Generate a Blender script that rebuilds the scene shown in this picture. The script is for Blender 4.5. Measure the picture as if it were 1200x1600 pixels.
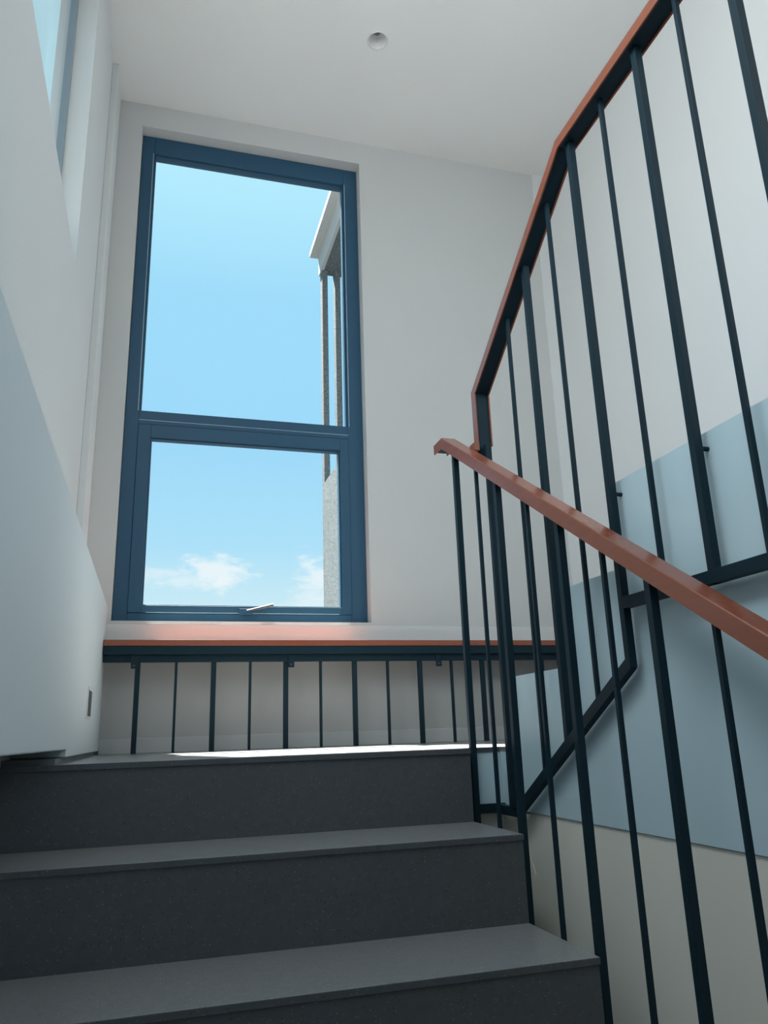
import bpy, bmesh, math
from mathutils import Vector, Matrix

for _o in list(bpy.data.objects):
    bpy.data.objects.remove(_o)
scene = bpy.context.scene
COL = scene.collection

# ------------------------------------------------------------------ camera
# the eye is the world origin; X runs along the treads, Y up the lower flight, Z up
cam_d = bpy.data.cameras.new('camera')
cam = bpy.data.objects.new('camera', cam_d)
COL.objects.link(cam)
cam_d.sensor_fit = 'HORIZONTAL'
cam_d.sensor_width = 36.0
cam_d.lens = 36.0 * 1204.83 / 1200.0
cam_d.clip_start = 0.02
CR = ((0.96043101, -0.27667504, -0.0319875),
      (0.04683736, 0.2736568, -0.96068633),
      (0.27455153, 0.92117473, 0.2757872))
M = Matrix(((CR[0][0], -CR[1][0], -CR[2][0]),
            (CR[0][1], -CR[1][1], -CR[2][1]),
            (CR[0][2], -CR[1][2], -CR[2][2])))
cam.matrix_world = M.to_4x4()
scene.camera = cam

# ------------------------------------------------------------------ exposure
vs = scene.view_settings
vs.view_transform = 'Standard'
vs.look = 'None'
vs.gamma = 1.0
vs.use_curve_mapping = False
vs.exposure = 0.0

# ------------------------------------------------------------------ sky
world = bpy.data.worlds.new('sky')
scene.world = world
world.use_nodes = True
wn, wl = world.node_tree.nodes, world.node_tree.links
wn.clear()
w_out = wn.new('ShaderNodeOutputWorld')
w_bg = wn.new('ShaderNodeBackground')
w_tc = wn.new('ShaderNodeTexCoord')
w_sep = wn.new('ShaderNodeSeparateXYZ')
wl.new(w_tc.outputs['Generated'], w_sep.inputs[0])
w_map = wn.new('ShaderNodeMapRange')
w_map.inputs['From Min'].default_value = -0.2
w_map.inputs['From Max'].default_value = 1.0
wl.new(w_sep.outputs['Z'], w_map.inputs['Value'])
ramp = wn.new('ShaderNodeValToRGB')
wl.new(w_map.outputs['Result'], ramp.inputs['Fac'])
stops = [(-0.2, (.30, .31, .30)), (-0.01, (.42, .45, .45)), (0.02, (.70, .86, .90)), (0.15, (.62, .83, .91)),
         (0.235, (.42, .745, .94)), (0.36, (.345, .69, .945)), (0.52, (.35, .71, .955)), (0.64, (.48, .845, 1.0)), (1.0, (.54, .88, 1.0))]
el = ramp.color_ramp.elements
while len(el) < len(stops):
    el.new(0.5)
for e, (z, c) in zip(el, stops):
    e.position = (z + 0.2) / 1.2
    e.color = (*c, 1)
# thin fair-weather clouds low over the horizon
w_scale = wn.new('ShaderNodeVectorMath'); w_scale.operation = 'MULTIPLY'
w_scale.inputs[1].default_value = (1.0, 1.0, 2.6)
wl.new(w_tc.outputs['Generated'], w_scale.inputs[0])
w_noise = wn.new('ShaderNodeTexNoise')
w_noise.inputs['Scale'].default_value = 7.5
w_noise.inputs['Detail'].default_value = 9.0
w_noise.inputs['Roughness'].default_value = 0.55
wl.new(w_scale.outputs[0], w_noise.inputs['Vector'])
w_cl = wn.new('ShaderNodeMapRange')
w_cl.inputs['From Min'].default_value = 0.53
w_cl.inputs['From Max'].default_value = 0.72
wl.new(w_noise.outputs['Fac'], w_cl.inputs['Value'])
w_band = wn.new('ShaderNodeMapRange')
w_band.inputs['From Min'].default_value = 0.27
w_band.inputs['From Max'].default_value = 0.17
wl.new(w_sep.outputs['Z'], w_band.inputs['Value'])
w_mul = wn.new('ShaderNodeMath'); w_mul.operation = 'MULTIPLY'
wl.new(w_cl.outputs['Result'], w_mul.inputs[0])
wl.new(w_band.outputs['Result'], w_mul.inputs[1])
w_n2 = wn.new('ShaderNodeTexNoise')
w_n2.inputs['Scale'].default_value = 34.0
w_n2.inputs['Detail'].default_value = 8.0
w_n2.inputs['Roughness'].default_value = 0.6
wl.new(w_scale.outputs[0], w_n2.inputs['Vector'])
cloud = w_mul.outputs[0]
for dv, sx_, sz_, amt in (((.0640, .9773, .2020), .045, .020, .75), ((.0350, .9780, .1930), .060, .014, .45), ((-.020, .9805, .1970), .050, .012, .40),
                          ((.205, .9590, .196), .045, .022, .65), ((-.32, .925, .205), .07, .022, .7), ((.42, .885, .20), .08, .02, .7)):
    sb = wn.new('ShaderNodeVectorMath'); sb.operation = 'SUBTRACT'
    wl.new(w_tc.outputs['Generated'], sb.inputs[0]); sb.inputs[1].default_value = dv
    ml = wn.new('ShaderNodeVectorMath'); ml.operation = 'MULTIPLY'
    wl.new(sb.outputs[0], ml.inputs[0]); ml.inputs[1].default_value = (1 / sx_, 1 / sx_, 1 / sz_)
    ln = wn.new('ShaderNodeVectorMath'); ln.operation = 'LENGTH'
    wl.new(ml.outputs[0], ln.inputs[0])
    ad = wn.new('ShaderNodeMath'); ad.operation = 'MULTIPLY_ADD'      # 1.1 * noise - distance
    wl.new(w_n2.outputs['Fac'], ad.inputs[0]); ad.inputs[1].default_value = -3.2
    wl.new(ln.outputs['Value'], ad.inputs[2])
    mr_ = wn.new('ShaderNodeMapRange'); mr_.interpolation_type = 'SMOOTHSTEP'
    mr_.inputs['From Min'].default_value = -.35
    mr_.inputs['From Max'].default_value = -1.35
    mr_.inputs['To Max'].default_value = amt
    wl.new(ad.outputs[0], mr_.inputs['Value'])
    mxm = wn.new('ShaderNodeMath'); mxm.operation = 'MAXIMUM'
    wl.new(cloud, mxm.inputs[0]); wl.new(mr_.outputs['Result'], mxm.inputs[1])
    cloud = mxm.outputs[0]
w_mix = wn.new('ShaderNodeMix'); w_mix.data_type = 'RGBA'
wl.new(cloud, w_mix.inputs['Factor'])
wl.new(ramp.outputs['Color'], w_mix.inputs['A'])
w_mix.inputs['B'].default_value = (.93, .95, .96, 1)
wl.new(w_mix.outputs['Result'], w_bg.inputs['Color'])
w_bg.inputs['Strength'].default_value = 1.03
wl.new(w_bg.outputs[0], w_out.inputs[0])

# ------------------------------------------------------------------ sun and fill lamps
sun_d = bpy.data.lights.new('sun', 'SUN')
sun_d.energy = 54.0
sun_d.angle = math.radians(0.6)
sun_d.color = (1.0, .95, .86)
sun = bpy.data.objects.new('sun', sun_d)
COL.objects.link(sun)
sun.rotation_euler = Vector((0.12, -0.498, -1.0)).to_track_quat('-Z', 'Y').to_euler()


def area(name, loc, direction, sx, sy, watts, color):
    d = bpy.data.lights.new(name, 'AREA')
    d.shape = 'RECTANGLE'
    d.size, d.size_y = sx, sy
    d.energy = watts
    d.color = color
    o = bpy.data.objects.new(name, d)
    COL.objects.link(o)
    o.location = loc
    o.rotation_euler = Vector(direction).to_track_quat('-Z', 'Y').to_euler()
    return o


XR_ = 1.91
# fill lamps added out of view in both side walls to brighten the interior
area('fill_lamp_left', (-0.40, 0.30, 2.04), (1, 0, -0.1), 2.2, 1.0, 48.0, (.92, .97, 1.0))
area('fill_lamp_right', (XR_ + .03, 0.825, 1.60), (-1, 0.15, -0.12), 1.2, 1.0, 9.0, (.93, .975, 1.0))

# ------------------------------------------------------------------ dimensions
XA = -0.19        # face of the low boxed-out wall on the left
XB = -0.31        # left wall above it
XR = 1.91         # right wall
YW = 3.15         # window wall, inner face
YO = 3.34         # window wall, outer face
YF = 3.21         # window frame, inner face
YE = -2.2         # wall behind the viewer
ZL = -0.043       # landing
H = 0.170         # rise
T = 0.266         # going
YL = 1.865        # landing edge
XS = 0.76         # open end of the lower treads
XU = 0.865        # open side of the upper flight
ZC = 2.90         # ceiling
ZB = ZL - 13 * H  # floor below


# ------------------------------------------------------------------ materials
def new_mat(name):
    m = bpy.data.materials.new(name)
    m.use_nodes = True
    nt = m.node_tree
    return m, nt, nt.nodes['Principled BSDF']


def paint(name, col, rough=0.7, bump=0.02, scale=180.0, var=0.03, spec=0.3):
    m, nt, b = new_mat(name)
    n, l = nt.nodes, nt.links
    tc = n.new('ShaderNodeTexCoord')
    nz = n.new('ShaderNodeTexNoise')
    nz.inputs['Scale'].default_value = 2.2
    nz.inputs['Detail'].default_value = 5
    l.new(tc.outputs['Object'], nz.inputs['Vector'])
    mx = n.new('ShaderNodeMix'); mx.data_type = 'RGBA'
    l.new(nz.outputs['Fac'], mx.inputs['Factor'])
    mx.inputs['A'].default_value = (*[c * (1 - var) for c in col], 1)
    mx.inputs['B'].default_value = (*[min(1, c * (1 + var)) for c in col], 1)
    l.new(mx.outputs['Result'], b.inputs['Base Color'])
    b.inputs['Roughness'].default_value = rough
    b.inputs['Specular IOR Level'].default_value = spec
    if bump:
        n2 = n.new('ShaderNodeTexNoise')
        n2.inputs['Scale'].default_value = scale
        n2.inputs['Detail'].default_value = 3
        l.new(tc.outputs['Object'], n2.inputs['Vector'])
        bp = n.new('ShaderNodeBump')
        bp.inputs['Strength'].default_value = bump
        bp.inputs['Distance'].default_value = 0.002
        l.new(n2.outputs['Fac'], bp.inputs['Height'])
        l.new(bp.outputs['Normal'], b.inputs['Normal'])
    return m


def terrazzo(name, base, rough):
    m, nt, b = new_mat(name)
    n, l = nt.nodes, nt.links
    tc = n.new('ShaderNodeTexCoord')
    nz = n.new('ShaderNodeTexNoise')
    nz.inputs['Scale'].default_value = 60
    nz.inputs['Detail'].default_value = 4
    l.new(tc.outputs['Object'], nz.inputs['Vector'])
    mx = n.new('ShaderNodeMix'); mx.data_type = 'RGBA'
    l.new(nz.outputs['Fac'], mx.inputs['Factor'])
    mx.inputs['A'].default_value = (*[c * .82 for c in base], 1)
    mx.inputs['B'].default_value = (*[c * 1.18 for c in base], 1)
    cur = mx.outputs['Result']
    for sc, th, col, seed in ((150, .16, [c * 2.1 for c in base], 0.0), (95, .10, [c * 2.8 for c in base], 3.7), (130, .17, [c * .45 for c in base], 8.1)):
        mp = n.new('ShaderNodeMapping')
        mp.inputs['Location'].default_value = (seed, seed * .7, seed * 1.3)
        l.new(tc.outputs['Object'], mp.inputs['Vector'])
        v = n.new('ShaderNodeTexVoronoi')
        v.inputs['Scale'].default_value = sc
        l.new(mp.outputs['Vector'], v.inputs['Vector'])
        lt = n.new('ShaderNodeMath'); lt.operation = 'LESS_THAN'
        l.new(v.outputs['Distance'], lt.inputs[0])
        lt.inputs[1].default_value = th
        rnd = n.new('ShaderNodeSeparateColor')
        l.new(v.outputs['Color'], rnd.inputs[0])
        gt = n.new('ShaderNodeMath'); gt.operation = 'GREATER_THAN'
        l.new(rnd.outputs['Red'], gt.inputs[0])
        gt.inputs[1].default_value = 0.55
        mu = n.new('ShaderNodeMath'); mu.operation = 'MULTIPLY'
        l.new(lt.outputs[0], mu.inputs[0]); l.new(gt.outputs[0], mu.inputs[1])
        m2 = n.new('ShaderNodeMix'); m2.data_type = 'RGBA'
        l.new(mu.outputs[0], m2.inputs['Factor'])
        l.new(cur, m2.inputs['A'])
        m2.inputs['B'].default_value = (*col, 1)
        cur = m2.outputs['Result']
    l.new(cur, b.inputs['Base Color'])
    b.inputs['Roughness'].default_value = rough
    b.inputs['Specular IOR Level'].default_value = 0.5
    return m


def coat_paint(name, col, rough, metallic=0.0, spec=0.5, grain=0.0):
    m, nt, b = new_mat(name)
    n, l = nt.nodes, nt.links
    tc = n.new('ShaderNodeTexCoord')
    nz = n.new('ShaderNodeTexNoise')
    nz.inputs['Scale'].default_value = 35
    nz.inputs['Detail'].default_value = 4
    mp = n.new('ShaderNodeMapping')
    mp.inputs['Scale'].default_value = (3, .5, 3) if grain else (1, 1, 1)
    l.new(tc.outputs['Object'], mp.inputs['Vector'])
    l.new(mp.outputs['Vector'], nz.inputs['Vector'])
    mx = n.new('ShaderNodeMix'); mx.data_type = 'RGBA'
    l.new(nz.outputs['Fac'], mx.inputs['Factor'])
    v = 0.06 + grain
    mx.inputs['A'].default_value = (*[c * (1 - v) for c in col], 1)
    mx.inputs['B'].default_value = (*[min(1, c * (1 + v)) for c in col], 1)
    l.new(mx.outputs['Result'], b.inputs['Base Color'])
    mr = n.new('ShaderNodeMapRange')
    mr.inputs['To Min'].default_value = rough - .05
    mr.inputs['To Max'].default_value = rough + .05
    l.new(nz.outputs['Fac'], mr.inputs['Value'])
    l.new(mr.outputs['Result'], b.inputs['Roughness'])
    b.inputs['Metallic'].default_value = metallic
    b.inputs['Specular IOR Level'].default_value = spec
    return m


def concrete(name, col):
    m, nt, b = new_mat(name)
    n, l = nt.nodes, nt.links
    tc = n.new('ShaderNodeTexCoord')
    nz = n.new('ShaderNodeTexNoise')
    nz.inputs['Scale'].default_value = 70
    nz.inputs['Detail'].default_value = 6
    nz.inputs['Roughness'].default_value = .7
    l.new(tc.outputs['Object'], nz.inputs['Vector'])
    r = n.new('ShaderNodeValToRGB')
    r.color_ramp.elements[0].position = .36
    r.color_ramp.elements[1].position = .64
    r.color_ramp.elements[0].color = (*[c * .55 for c in col], 1)
    r.color_ramp.elements[1].color = (*[min(1, c * 1.45) for c in col], 1)
    l.new(nz.outputs['Fac'], r.inputs['Fac'])
    l.new(r.outputs['Color'], b.inputs['Base Color'])
    bp = n.new('ShaderNodeBump')
    bp.inputs['Strength'].default_value = .5
    bp.inputs['Distance'].default_value = .006
    l.new(nz.outputs['Fac'], bp.inputs['Height'])
    l.new(bp.outputs['Normal'], b.inputs['Normal'])
    b.inputs['Roughness'].default_value = .9
    b.inputs['Specular IOR Level'].default_value = .2
    return m


def glass(name):
    m = bpy.data.materials.new(name)
    m.use_nodes = True
    n, l = m.node_tree.nodes, m.node_tree.links
    n.clear()
    o = n.new('ShaderNodeOutputMaterial')
    t = n.new('ShaderNodeBsdfTransparent')
    t.inputs['Color'].default_value = (.975, .99, .99, 1)
    g = n.new('ShaderNodeBsdfGlossy')
    g.inputs['Roughness'].default_value = .02
    g.inputs['Color'].default_value = (1, 1, 1, 1)
    nz = n.new('ShaderNodeTexNoise')          # faint dust film on the pane
    nz.inputs['Scale'].default_value = 6
    nz.inputs['Detail'].default_value = 6
    tc = n.new('ShaderNodeTexCoord')
    l.new(tc.outputs['Object'], nz.inputs['Vector'])
    lw = n.new('ShaderNodeLayerWeight')
    lw.inputs['Blend'].default_value = .5
    pw = n.new('ShaderNodeMath'); pw.operation = 'POWER'
    l.new(lw.outputs['Facing'], pw.inputs[0])
    pw.inputs[1].default_value = 4.0
    fr = n.new('ShaderNodeMath'); fr.operation = 'MULTIPLY_ADD'
    l.new(pw.outputs[0], fr.inputs[0])
    fr.inputs[1].default_value = .5
    fr.inputs[2].default_value = .002
    mx = n.new('ShaderNodeMixShader')
    l.new(fr.outputs[0], mx.inputs[0])
    l.new(t.outputs[0], mx.inputs[1]); l.new(g.outputs[0], mx.inputs[2])
    d = n.new('ShaderNodeBsdfDiffuse')
    d.inputs['Color'].default_value = (.9, .93, .95, 1)
    mr = n.new('ShaderNodeMapRange')
    mr.inputs['To Min'].default_value = .0
    mr.inputs['To Max'].default_value = .014
    l.new(nz.outputs['Fac'], mr.inputs['Value'])
    m2 = n.new('ShaderNodeMixShader')
    l.new(mr.outputs['Result'], m2.inputs[0])
    l.new(mx.outputs[0], m2.inputs[1]); l.new(d.outputs[0], m2.inputs[2])
    l.new(m2.outputs[0], o.inputs[0])
    return m


M_wall = paint('white wall paint', (.68, .695, .695), .75)
M_back = paint('shaded white wall paint', (.56, .565, .558), .75)  # white paint darkened for the weaker light on the window wall
M_low = paint('shaded low wall paint', (.44, .43, .415), .75)  # wall tone darkened for the shade below the guard rail
M_box = paint('cool white satin paint', (.65, .70, .715), .6)
M_ceil = paint('ceiling paint', (.78, .785, .77), .8)
M_blue = paint('blue grey satin paint', (.53, .675, .735), .5, bump=.015, spec=.4)
M_beige = paint('beige wall paint', (.80, .765, .68), .7)
M_grey = paint('skirting paint', (.50, .50, .485), .6)
M_plinth = paint('dark recessed plinth', (.20, .22, .22), .6)
M_stone = terrazzo('lit stone terrazzo', (.22, .222, .23), .30)  # treads and floors: terrazzo lightened for the stronger light on top faces
M_riser = terrazzo('shaded stone terrazzo', (.080, .084, .093), .34)  # same terrazzo darkened for the shade on riser fronts
M_steel = coat_paint('blue black powder coated steel', (.009, .025, .036), .46, spec=.14)
M_alu = coat_paint('blue grey window aluminium', (.027, .086, .150), .42, spec=.28)
M_bead = coat_paint('pale glazing bead', (.30, .42, .50), .3)
M_chrome = coat_paint('satin metal', (.06, .07, .078), .35, metallic=.2)
M_brown = coat_paint('terracotta brown handrail', (.25, .070, .036), .24, spec=.6, grain=.05)
M_conc = concrete('rough grey render', (.105, .128, .142))
M_white = paint('white exterior paint', (.38, .40, .41), .7)
M_plastic = coat_paint('white plastic', (.70, .70, .69), .4)
M_dark = coat_paint('dark smoked plastic', (.045, .055, .06), .3)
M_lens = coat_paint('dull lamp lens', (.33, .33, .32), .35)
M_side = coat_paint('grey window aluminium', (.26, .32, .36), .4, spec=.3)
M_glass = glass('window glass')


# ------------------------------------------------------------------ helpers
def box_geo(x0, x1, y0, y1, z0, z1):
    v = [(x0, y0, z0), (x1, y0, z0), (x1, y1, z0), (x0, y1, z0), (x0, y0, z1), (x1, y0, z1), (x1, y1, z1), (x0, y1, z1)]
    f = [(0, 3, 2, 1), (4, 5, 6, 7), (0, 1, 5, 4), (1, 2, 6, 5), (2, 3, 7, 6), (3, 0, 4, 7)]
    return v, f


def join_geo(parts):
    V, F = [], []
    for v, f in parts:
        o = len(V)
        V += v
        F += [tuple(i + o for i in q) for q in f]
    return V, F


def root_loc(o):
    while o.parent:
        o = o.parent
    return Vector(o.location)


def obj(name, geo, mat, parent=None, bevel=0.0, seg=2, smooth=False, fix=False):
    v, f = geo
    off = root_loc(parent) if parent else Vector((0, 0, 0))
    me = bpy.data.meshes.new(name)
    me.from_pydata([tuple(Vector(p) - off) for p in v], [], f)
    me.materials.append(mat)
    me.update()
    if fix or smooth:
        bm = bmesh.new(); bm.from_mesh(me)
        bmesh.ops.recalc_face_normals(bm, faces=bm.faces)
        bm.to_mesh(me); bm.free()
    if smooth:
        for p in me.polygons:
            p.use_smooth = True
    o = bpy.data.objects.new(name, me)
    COL.objects.link(o)
    if parent:
        o.parent = parent
    if bevel:
        b = o.modifiers.new('bevel', 'BEVEL')
        b.width = bevel
        b.segments = seg
        b.limit_method = 'ANGLE'
    return o


def box(name, x0, x1, y0, y1, z0, z1, mat, parent=None, bevel=0.0):
    return obj(name, box_geo(x0, x1, y0, y1, z0, z1), mat, parent, bevel)


def dark_front(o):  # front edges take the terrazzo darkened for shade
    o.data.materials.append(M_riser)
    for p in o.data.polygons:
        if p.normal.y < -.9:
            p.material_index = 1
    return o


def structure(o, label=None):
    o['kind'] = 'structure'
    if label:
        o['label'] = label
    return o


def thing(name, label, cat, loc):
    o = bpy.data.objects.new(name, None)
    COL.objects.link(o)
    o.location = loc
    o.empty_display_size = .1
    o['label'] = label
    o['category'] = cat
    return o


def holed(axis, a0, a1, u0, u1, w0, w1, holes):
    """wall slab between a0..a1 along axis ('X' or 'Y'), u along the other horizontal, w = z, with rectangular holes (u0,u1,w0,w1)."""
    us = sorted({u0, u1} | {h[0] for h in holes} | {h[1] for h in holes})
    ws = sorted({w0, w1} | {h[2] for h in holes} | {h[3] for h in holes})

    def solid(i, j):
        if i < 0 or j < 0 or i >= len(us) - 1 or j >= len(ws) - 1:
            return False
        uc, wc = (us[i] + us[i + 1]) / 2, (ws[j] + ws[j + 1]) / 2
        return not any(h[0] < uc < h[1] and h[2] < wc < h[3] for h in holes)
    V, F, idx = [], [], {}

    def vert(a, u, w):
        k = (a, u, w)
        if k not in idx:
            idx[k] = len(V)
            V.append((a, u, w) if axis == 'X' else (u, a, w))
        return idx[k]
    for i in range(len(us) - 1):
        for j in range(len(ws) - 1):
            if not solid(i, j):
                continue
            p = [(us[i], ws[j]), (us[i + 1], ws[j]), (us[i + 1], ws[j + 1]), (us[i], ws[j + 1])]
            for a in (a0, a1):
                F.append(tuple(vert(a, *q) for q in p))
            for (di, dj, k) in ((0, -1, 0), (1, 0, 1), (0, 1, 2), (-1, 0, 3)):
                if not solid(i + di, j + dj):
                    q, r = p[k], p[(k + 1) % 4]
                    F.append((vert(a0, *q), vert(a0, *r), vert(a1, *r), vert(a1, *q)))
    return V, F


def extrude_x(poly, x0, x1):
    """poly in (y, z), extruded along X."""
    n = len(poly)
    V = [(x0, y, z) for y, z in poly] + [(x1, y, z) for y, z in poly]
    F = [tuple(range(n)), tuple(range(2 * n - 1, n - 1, -1))]
    F += [(i, i + n, (i + 1) % n + n, (i + 1) % n) for i in range(n)]
    return V, F


def offset_path(path, d):
    """mitred offset of a (y, z) polyline, to the left-hand side for positive d."""
    out = []
    for i, p in enumerate(path):
        p = Vector(p)
        dirs = []
        if i > 0:
            dirs.append((p - Vector(path[i - 1])).normalized())
        if i < len(path) - 1:
            dirs.append((Vector(path[i + 1]) - p).normalized())
        ns = [Vector((-q.y, q.x)) for q in dirs]
        if len(ns) == 1:
            out.append(tuple(p + ns[0] * d))
        else:
            b = (ns[0] + ns[1]).normalized()
            out.append(tuple(p + b * (d / b.dot(ns[0]))))
    return out


def ribbon(path, d0, d1, x0, x1):
    a, b = offset_path(path, d0), offset_path(path, d1)
    n = len(path)
    V = [(x0, *p) for p in a] + [(x0, *p) for p in b] + [(x1, *p) for p in a] + [(x1, *p) for p in b]
    F = []
    for i in range(n - 1):
        F.append((i, i + 1, n + i + 1, n + i))
        F.append((2 * n + i, 3 * n + i, 3 * n + i + 1, 2 * n + i + 1))
        F.append((i, 2 * n + i, 2 * n + i + 1, i + 1))
        F.append((n + i, n + i + 1, 3 * n + i + 1, 3 * n + i))
    F.append((0, n, 3 * n, 2 * n))
    F.append((n - 1, 3 * n - 1, 4 * n - 1, 2 * n - 1))
    return V, F


def cap_geo(path, sgn, x0, x1, depth=.026, lip=.0035, top=.005):
    """U-shaped handrail cap: profile swept along the path in one closed loop section."""
    c = .0018
    prof = [(x0, c), (x0 + c, 0), (x1 - c, 0), (x1, c), (x1, depth), (x1 - lip, depth), (x1 - lip, top), (x0 + lip, top), (x0 + lip, depth), (x0, depth)]
    rows = [offset_path(path, sgn * d) for _, d in prof]
    n, k = len(path), len(prof)
    V = [(prof[j][0], *rows[j][i]) for i in range(n) for j in range(k)]
    F = []
    for i in range(n - 1):
        for j in range(k):
            a, b = i * k + j, i * k + (j + 1) % k
            F.append((a, b, b + k, a + k))
    F.append(tuple(range(k)))
    F.append(tuple((n - 1) * k + j for j in reversed(range(k))))
    return V, F


def tube(p0, p1, r, n=12):
    p0, p1 = Vector(p0), Vector(p1)
    q = (p1 - p0).to_track_quat('Z', 'Y')
    V, F = [], []
    for p in (p0, p1):
        for i in range(n):
            a = 2 * math.pi * i / n
            V.append(tuple(p + q @ Vector((r * math.cos(a), r * math.sin(a), 0))))
    F = [(i, (i + 1) % n, n + (i + 1) % n, n + i) for i in range(n)]
    F += [tuple(reversed(range(n))), tuple(range(n, 2 * n))]
    return V, F


def lathe(profile, cx, cy, n=40):
    V, F = [], []
    for r, z in profile:
        for i in range(n):
            a = 2 * math.pi * i / n
            V.append((cx + r * math.cos(a), cy + r * math.sin(a), z))
    for k in range(len(profile) - 1):
        for i in range(n):
            F.append((k * n + i, k * n + (i + 1) % n, (k + 1) * n + (i + 1) % n, (k + 1) * n + i))
    return V, F


def z_on(path, y):
    for (y0, z0), (y1, z1) in zip(path, path[1:]):
        if y0 != y1 and min(y0, y1) - 1e-6 <= y <= max(y0, y1) + 1e-6:
            return z0 + (z1 - z0) * (y - y0) / (y1 - y0)
    raise ValueError(y)


# ================================================================== the shell
OPEN1 = (-0.178, 0.868, 0.452, 2.775)
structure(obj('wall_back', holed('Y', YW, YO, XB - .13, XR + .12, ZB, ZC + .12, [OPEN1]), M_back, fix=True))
OPEN2 = (-1.75, 2.345, 1.48, 2.60)  # lengthened out of view to take the left fill lamp
structure(obj('wall_left', holed('X', XB - .125, XB, YE, YW, ZB, ZC + .12, [OPEN2]), M_wall, fix=True))
OPEN4 = (0.15, 1.50, 1.05, 2.15)  # unseen opening added for the right fill lamp
structure(obj('wall_right', holed('X', XR, XR + .12, YE, YW, ZB, ZC + .12, [OPEN4]), M_wall, fix=True))
OPEN3 = (0.2, 1.8, 0.85, 2.55)
structure(obj('wall_front', holed('Y', YE - .15, YE, XB - .125, XR + .12, ZB, ZC + .12, [OPEN3]), M_wall, fix=True))
fx, fy, fr_ = .799, 2.539, .041
q = .07
cg = [box_geo(XB, XR, YE, fy - q, ZC, ZC + .12), box_geo(XB, XR, fy + q, YW, ZC, ZC + .12),
      box_geo(XB, fx - q, fy - q, fy + q, ZC, ZC + .12), box_geo(fx + q, XR, fy - q, fy + q, ZC, ZC + .12)]
V, F = [], []
for i in range(40):
    a_ = 2 * math.pi * (i + .5) / 40
    cx, sy = math.cos(a_), math.sin(a_)
    m_ = q / max(abs(cx), abs(sy))
    V += [(fx + fr_ * cx, fy + fr_ * sy, ZC), (fx + m_ * cx, fy + m_ * sy, ZC)]
    F.append((2 * i, (2 * i + 2) % 80, (2 * i + 3) % 80, 2 * i + 1))
for sx_, sy_ in ((1, 1), (-1, 1), (-1, -1), (1, -1)):      # the four corners of the square
    k_ = len(V)
    near = sorted(range(40), key=lambda i: (V[2 * i + 1][0] - fx - sx_ * q) ** 2 + (V[2 * i + 1][1] - fy - sy_ * q) ** 2)[:2]
    V.append((fx + sx_ * q, fy + sy_ * q, ZC))
    F.append((2 * near[0] + 1, 2 * near[1] + 1, k_))
cg.append((V, F))
structure(obj('ceiling', join_geo(cg), M_ceil))
# pilaster in the far left corner, shallow corner strip at the right
structure(box('trim_1', XB, -0.283, 2.945, YW, 0.40, ZC, M_wall, bevel=.002))
structure(box('trim_2', 1.838, XR, YW - .010, YW, 0.437, ZC, M_wall))
structure(box('trim_3', XA, XR, YW - .010, YW, 0.335, 0.437, M_wall))
structure(box('trim_4', XA, XR, YW - .010, YW, 0.012, 0.335, M_low))

# low boxed-out wall on the left with its ledge; its underside steps up over the stairs
low = [(YW, -0.030), (2.0, -0.030), (2.0, -0.013), (YE, -0.013), (YE, 0.505), (YW, 0.505)]
structure(obj('wall_left_lower', extrude_x(low, XB, XA), M_box, fix=True, bevel=.003))
structure(box('baseboard_left', XB, XA - .012, 1.90, YW, ZL, -0.031, M_plinth))
structure(box('baseboard_back', XA, XR, YW - .014, YW, ZL, 0.012, M_grey, bevel=.002))

# landing
fl = [box_geo(XB, XR, 1.925, YW, ZL - .012, ZL), box_geo(XB, XS, YL, 1.925, ZL - .012, ZL), box_geo(XU, XR, 1.815, 1.925, ZL - .012, ZL)]
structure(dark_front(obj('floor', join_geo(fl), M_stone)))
fl = [box_geo(XB, XR, 1.927, YW, -.19, ZL - .012), box_geo(XU + .012, XR, 1.815, 1.927, -.19, ZL - .012)]
structure(obj('floor_landing_slab', join_geo(fl), M_blue))
structure(box('floor_upper', XU + .012, XR, YE, 1.285 - .02, .30, ZL + 3 * H - .012, M_wall))
structure(box('floor_lower', XB, XR, YE, YW, ZB - .1, ZB, M_stone))
structure(box('wall_under_landing', XB, XU + .006, 1.94, 2.05, ZB, -.192, M_beige))
structure(box('wall_right_lower', XU + .004, XU + .10, YE, YW, ZB, -.192, M_beige))

# ================================================================== lower flight
fl1 = thing('stair_flight', 'dark grey speckled stone stair flight climbing to the landing', 'stairs', (.22, YL, ZB))
for k in range(1, 13):
    zt = ZL - k * H
    y1 = YL - (k - 1) * T
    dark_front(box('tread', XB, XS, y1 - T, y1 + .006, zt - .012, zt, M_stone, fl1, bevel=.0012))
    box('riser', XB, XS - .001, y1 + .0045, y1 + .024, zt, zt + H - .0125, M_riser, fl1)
under = [(YL + .024, ZL - .013)]
for k in range(1, 13):
    y1 = YL - (k - 1) * T
    under += [(y1 + .024, ZL - (k) * H - .012), (y1 - T + .024, ZL - k * H - .012)]
under += [(YL - 12 * T + .024, ZB), (YL - 11 * T, ZB), (YL + .024, ZL - .26)]
obj('stair_body', extrude_x(under, XB, XS - .004), M_blue, fl1, fix=True)

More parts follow.
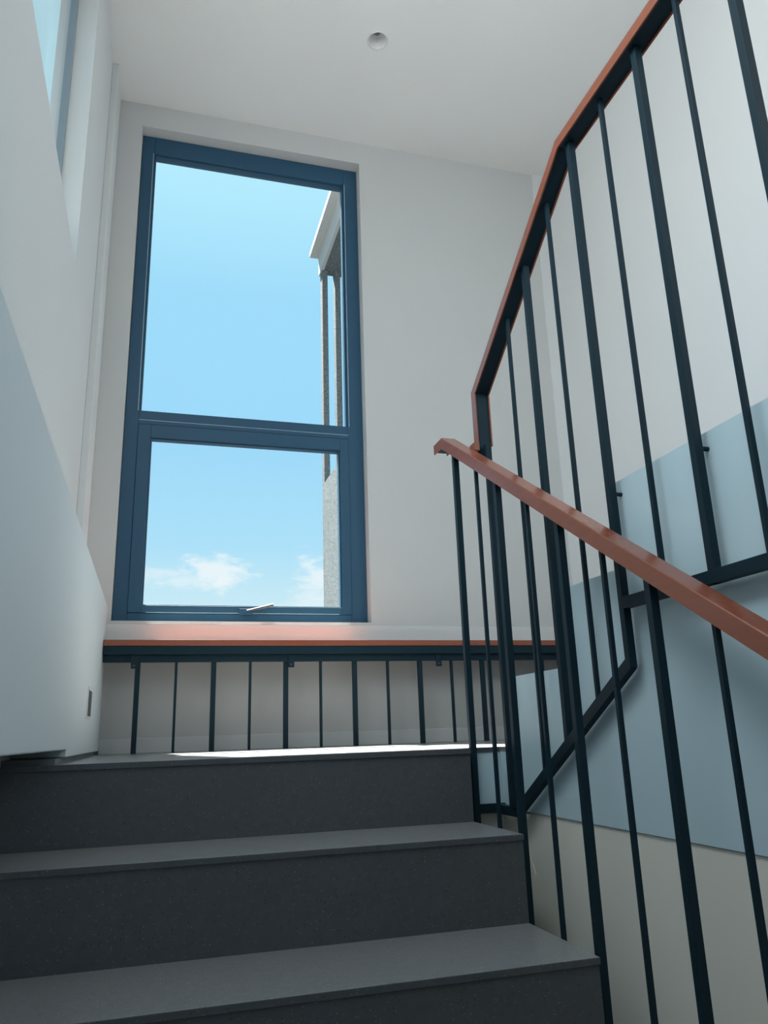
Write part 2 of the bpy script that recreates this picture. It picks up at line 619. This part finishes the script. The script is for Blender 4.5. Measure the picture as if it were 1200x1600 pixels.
# ================================================================== upper flight
YR = [1.815, 1.55, 1.285]
fl2 = thing('stair_flight', 'short upper stair flight with blue grey painted open side', 'stairs', (1.38, YR[0], ZL))
side = [(1.925, -.19), (1.925, ZL - .012), (YR[0], ZL - .012), (YR[0], ZL + H), (YR[1], ZL + H), (YR[1], ZL + 2 * H), (YR[2], ZL + 2 * H), (YR[2], ZL + 3 * H),
        (YE + .002, ZL + 3 * H), (YE + .002, -.19)]
obj('side_fascia', extrude_x(side, XU, XU + .012), M_blue, fl2, fix=True)
for k in range(3):
    zt = ZL + (k + 1) * H
    yb = YR[k + 1] if k < 2 else YE + .002
    box('tread', XU + .012, XR - .002, yb, YR[k], zt - .012, zt, M_stone, fl2)
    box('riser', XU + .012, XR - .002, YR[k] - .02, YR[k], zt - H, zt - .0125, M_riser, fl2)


# ================================================================== railings
TH, TN = .0155, .0088      # stout and slim bar sizes


def bar(name, xc, y, w, z0, z1, parent, d=None):
    d = d or w
    return box(name, xc - w / 2, xc + w / 2, y - d / 2, y + d / 2, z0, z1, M_steel, parent, bevel=.0008)


# --- lower flight railing
XLr = .785
r1 = thing('stair_railing', 'dark steel railing of the lower flight with sloping brown handrail', 'railing', (XLr, YL, ZL))
SL = .633
pL = [(2.022, .819), (1.957, .819), (-.75, .819 - SL * (1.957 + .75))]
hl = obj('handrail', cap_geo(pL, 1, XLr - .0215, XLr + .0215, depth=.030), M_brown, r1, fix=True)
hl['label'] = 'brown handrail cap'
obj('steel_flat', ribbon(pL, .005, .023, XLr - .018, XLr + .018), M_steel, r1, fix=True)
bL = offset_path(pL, .022)
botL = [(1.905, -.30), (-.75, -.30 - SL * (1.905 + .75))]
ys_t = [1.9125, 1.655, 1.375, 1.095, .825, .555, .285, .015]
ys_n = [1.775, 1.508, 1.228, .952, .685, .415, .145]
for y in ys_t:
    bar('baluster', XLr, y, TH, z_on(botL, min(y, 1.905)), z_on(bL, y), r1)
for y in ys_n:
    bar('baluster', XLr, y, TN, z_on(botL, y), z_on(bL, y), r1)
obj('bottom_rail', ribbon(botL, 0, .022, XLr - .0077, XLr + .0077), M_steel, r1, fix=True)
for y in ys_t[1:5]:
    obj('standoff', tube((XS - .004, y, z_on(botL, y) + .06), (XLr, y, z_on(botL, y) + .06), .006), M_steel, r1)
box('cross_bar', XLr - .0077, .862, 1.9055, 1.9195, -.200, -.178, M_steel, r1, bevel=.0008)

# --- upper flight railing
XUr = .8435
KU = XUr / .830
r2 = thing('stair_railing', 'dark steel railing of the upper flight rising to level brown handrail', 'railing', (XUr, YR[0], ZL))
pU = [(1.826 * KU, .742 * KU), (1.826 * KU, .905 * KU), (1.267 * KU, 1.273 * KU), (YE + .1, 1.273 * KU)]
hu = obj('handrail', cap_geo(pU, 1, XUr - .0225, XUr + .0225, depth=.026), M_brown, r2, fix=True)
hu['label'] = 'brown handrail cap'
obj('steel_flat', ribbon([(1.826 * KU, .700)] + pU[1:], .005, .022, XUr - .019, XUr + .019), M_steel, r2, fix=True)
bU = offset_path(pU, .0215)
botU = [(1.765 * KU, -.187 * KU), (1.243 * KU, .108 * KU)]
yt = [1.790, 1.496, 1.243, .990, .748, .498, .248, -.002, -.252, -.502]
yt = [y * KU for y in yt]
yn = [1.613, 1.366, 1.117, .871, .623, .373, .123, -.127, -.377]
yn = [y * KU for y in yn]
ZLV = .207 * KU
for i, y in enumerate(yt):
    z0 = -.198 if i == 0 else (z_on(botU, y) if y > 1.27 else (.102 if i == 2 else ZLV))
    z1 = .752 if i == 0 else z_on(bU, y)
    bar('baluster', XUr, y, TH, z0, z1, r2)
    if i >= 1:
        zt = (ZL + 3 * H - .03) if y < 1.285 else (ZL + (2 if y < 1.55 else 1) * H - .05)
        obj('standoff', tube((XUr, y - .002, zt), (XU + .004, y - .002, zt), .004), M_steel, r2)
for y in yn:
    z0 = z_on(botU, y) if y > 1.27 else ZLV
    bar('baluster', XUr, y, TN, z0, z_on(bU, y), r2)
obj('bottom_rail', ribbon(botU[::-1], -.011, .011, XUr - .0077, XUr + .0077), M_steel, r2, fix=True)
box('bottom_rail', XUr - .0077, XUr + .0077, YE + .1, 1.256, ZLV, ZLV + .022, M_steel, r2, bevel=.0008)
box('bottom_rail', XUr - .0077, XUr + .0077, 1.79, 1.905, -.201, -.179, M_steel, r2, bevel=.0008)
box('connector', XLr + .0215, XUr - .0225, 1.82, 1.854, .735, .757, M_brown, r2)

# --- low guard rail in front of the window
r3 = thing('guard_railing', 'low steel guard rail with brown top below the window', 'railing', (.86, 3.03, ZL))
gc = box('handrail', XA + .002, XR - .002, 3.000, 3.136, .339, .361, M_brown, r3, bevel=.0015)
gc['label'] = 'brown handrail cap'
box('steel_flat', XA + .002, XR - .002, 3.003, 3.070, .307, .3385, M_steel, r3, bevel=.0008)
box('bottom_flat', XA + .003, XR - .003, 3.018, 3.042, .281, .3065, M_steel, r3, bevel=.0008)
for i in range(15):
    x = -.0645 + .1372 * i
    if x > XR - .02:
        break
    w = .0185 if i % 2 == 0 else .0095
    box('baluster', x - w / 2, x + w / 2, 3.023, 3.037, ZL, .281, M_steel, r3, bevel=.0008)
for x in (-.077, .503, 1.111, 1.66):
    t_ = box('bracket', x - .012, x + .012, 3.012, 3.017, .257, .306, M_steel, r3, bevel=.0008)
    obj('bolt', tube((x - .001, 3.0125, .268), (x - .001, 3.009, .268), .004), M_chrome, t_)


# ================================================================== windows
def bx(name, x0, x1, y0, y1, z0, z1, m, p, bevel=.002):
    return box(name, x0, x1, y0, y1, z0, z1, m, p, bevel)


w1 = bpy.data.objects.new('window_1', None)
COL.objects.link(w1)
w1.location = (.345, YF, .455)
structure(w1, 'tall blue grey framed window with a fixed upper pane and awning sash')
x0, x1, z0, z1 = OPEN1[0] + .001, OPEN1[1] - .001, OPEN1[2] + .001, OPEN1[3] - .001
FI = .057
bx('frame_stile', x0, x0 + FI, YF, YF + .06, z0, z1, M_alu, w1)
bx('frame_stile', x1 - FI - .012, x1, YF, YF + .06, z0, z1, M_alu, w1)
bx('frame_head', x0 + FI, x1 - FI - .012, YF, YF + .06, 2.682, z1, M_alu, w1)
bx('frame_sill', x0 + FI, x1 - FI - .012, YF, YF + .06, z0, .492, M_alu, w1)
bx('transom', x0 + FI, x1 - FI - .012, YF, YF + .06, 1.300, 1.362, M_alu, w1)
gx0, gx1 = x0 + FI, x1 - FI - .012
# glazing beads of the fixed light
for nm, a in (('glazing_bead', (gx0, gx0 + .008, 1.362, 2.682)), ('glazing_bead', (gx1 - .008, gx1, 1.362, 2.682)),
              ('glazing_bead', (gx0 + .008, gx1 - .008, 2.676, 2.682)), ('glazing_bead', (gx0 + .008, gx1 - .008, 1.362, 1.367))):
    bx(nm, a[0], a[1], YF + .012, YF + .045, a[2], a[3], M_alu, w1, .001)
box('fine_bead', gx0 - .006, gx0 - .003, YF - .0015, YF + .001, 1.362, 2.68, M_bead, w1)
box('fine_bead', gx1 + .003, gx1 + .006, YF - .0015, YF + .001, 1.362, 2.68, M_bead, w1)
pane = box('pane', gx0 + .004, gx1 - .004, YF + .026, YF + .032, 1.364, 2.679, M_glass, w1)
# awning sash
sash = bx('sash_stile', gx0, -.068, YF - .004, YF + .05, .493, 1.299, M_alu, w1)
bx('sash_stile', .757, gx1, YF - .004, YF + .05, .493, 1.299, M_alu, w1)
bx('sash_rail', -.068, .757, YF - .004, YF + .05, 1.242, 1.299, M_alu, w1)
bx('sash_rail', -.068, .757, YF - .004, YF + .05, .493, .523, M_alu, w1)
for a in ((-.068, -.062, .523, 1.242), (.751, .757, .523, 1.242), (-.062, .751, 1.237, 1.242), (-.062, .751, .523, .528)):
    bx('glazing_bead', a[0], a[1], YF + .008, YF + .04, a[2], a[3], M_alu, w1, .001)
box('pane', -.064, .753, YF + .022, YF + .028, .525, 1.240, M_glass, w1)
box('fine_bead', -.05, .74, YF - .006, YF - .003, .4925, .4955, M_bead, w1)
box('fine_bead', gx0, gx1, YF - .002, YF + .001, 1.318, 1.3205, M_bead, w1)
hb = bx('handle_base', .318, .372, YF - .013, YF - .004, .487, .513, M_alu, w1, .002)
obj('handle', tube((.345, YF - .016, .501), (.455, YF - .034, .527), .0055), M_chrome, hb, smooth=False)
obj('handle_pivot', tube((.342, YF - .004, .500), (.342, YF - .024, .500), .008), M_alu, hb)

w2 = bpy.data.objects.new('window_2', None)
COL.objects.link(w2)
w2.location = (XB - .11, .3, 1.48)
structure(w2, 'high side window in the left wall')
xf0, xf1 = XB - .090, XB - .066
bx('frame_stile', xf0, xf1, OPEN2[1] - .026, OPEN2[1] - .001, 1.481, 2.599, M_side, w2)
bx('frame_stile', xf0, xf1, OPEN2[0] + .001, OPEN2[0] + .045, 1.481, 2.599, M_side, w2)
bx('frame_stile', xf0, xf1, .28, .32, 1.481, 2.599, M_side, w2)
for a, b in ((OPEN2[0] + .045, .28), (.32, OPEN2[1] - .026)):
    bx('frame_sill', xf0, xf1, a, b, 1.481, 1.511, M_side, w2)
    bx('frame_head', xf0, xf1, a, b, 2.569, 2.599, M_side, w2)
    box('pane', xf0 + .008, xf0 + .013, a, b, 1.511, 2.569, M_glass, w2)

w3 = bpy.data.objects.new('window_3', None)
COL.objects.link(w3)
w3.location = (1.0, YE - .1, .85)
structure(w3, 'hall window behind the stairs')
y0, y1 = YE - .11, YE - .06
bx('frame_stile', .201, .25, y0, y1, .851, 2.549, M_alu, w3)
bx('frame_stile', 1.75, 1.799, y0, y1, .851, 2.549, M_alu, w3)
bx('frame_sill', .25, 1.75, y0, y1, .851, .90, M_alu, w3)
bx('frame_head', .25, 1.75, y0, y1, 2.50, 2.549, M_alu, w3)
box('pane', .25, 1.75, y0 + .02, y0 + .026, .90, 2.50, M_glass, w3)

w4 = bpy.data.objects.new('window_added', None)
COL.objects.link(w4)
w4.location = (XR + .09, .825, 1.05)
structure(w4, 'unseen window added in the right wall for the fill light')
xf0, xf1 = XR + .075, XR + .115
bx('frame_stile', xf0, xf1, .151, .195, 1.051, 2.149, M_alu, w4)
bx('frame_stile', xf0, xf1, 1.455, 1.499, 1.051, 2.149, M_alu, w4)
bx('frame_sill', xf0, xf1, .195, 1.455, 1.051, 1.091, M_alu, w4)
bx('frame_head', xf0, xf1, .195, 1.455, 2.109, 2.149, M_alu, w4)
box('pane', xf0 + .015, xf0 + .02, .195, 1.455, 1.091, 2.109, M_glass, w4)

# ================================================================== small fittings
dl = thing('ceiling_downlight', 'small round white recessed downlight in the ceiling', 'light', (fx, fy, ZC))
obj('trim_ring', lathe([(.0465, ZC - .0002), (.0460, ZC - .0022), (.0435, ZC - .0032), (.0400, ZC - .0015), (.0385, ZC + .003)], fx, fy), M_plastic, dl, smooth=True)
obj('reflector', lathe([(.0400, ZC), (.033, ZC + .022), (.0245, ZC + .040), (.0225, ZC + .046)], fx, fy), M_plastic, dl, smooth=True)
obj('lamp_rim', lathe([(.0225, ZC + .046), (.0215, ZC + .040), (.019, ZC + .039), (.0175, ZC + .046), (.0165, ZC + .056)], fx, fy), M_plastic, dl, smooth=True)
obj('lens', lathe([(.0175, ZC + .056), (.010, ZC + .0575), (.0004, ZC + .058)], fx, fy), M_dark, dl, smooth=True)
obj('housing', lathe([(.0415, ZC + .001), (.0425, ZC + .03), (.0425, ZC + .10), (.0004, ZC + .10)], fx, fy), M_dark, dl, smooth=True)

sl = thing('step_light', 'dark rectangular step light set low in the left wall', 'light', (XA, 2.545, .115))
obj('rim', join_geo([box_geo(XA, XA + .004, 2.468, 2.622, .152, .160), box_geo(XA, XA + .004, 2.468, 2.622, .070, .077),
                     box_geo(XA, XA + .004, 2.468, 2.476, .077, .152), box_geo(XA, XA + .004, 2.614, 2.622, .077, .152)]), M_plastic, sl)
box('cover', XA, XA + .0025, 2.476, 2.614, .077, .152, M_dark, sl)
box('lens', XA + .0025, XA + .0035, 2.49, 2.60, .085, .108, M_dark, sl)

# ================================================================== outside
bal = thing('balcony', 'grey rendered balcony with slender posts and white roof edge outside', 'balcony', (1.4, 3.9, -2.0))
XO = .938
par = [(3.36, -2.0), (4.46, -2.0), (4.46, 1.485), (3.36, 1.485)]
obj('parapet', extrude_x(par, XO, XO + .16), M_conc, bal, fix=True)
box('parapet', XO + .16, 2.6, 4.34, 4.46, -2.0, 1.485, M_conc, bal)
for i in range(8):
    xx = XO + i * .0865
    box('post', xx, xx + .036, 4.40, 4.46, 1.485, 2.985, M_conc, bal)
box('soffit', XO + .01, 2.6, 3.36, 4.47, 2.985, 3.05, M_conc, bal)
box('fascia', XO - .008, XO + .012, 3.36, 4.48, 2.975, 3.125, M_white, bal)
box('roof_edge', .873, 2.6, 3.36, 4.50, 3.125, 3.165, M_white, bal)
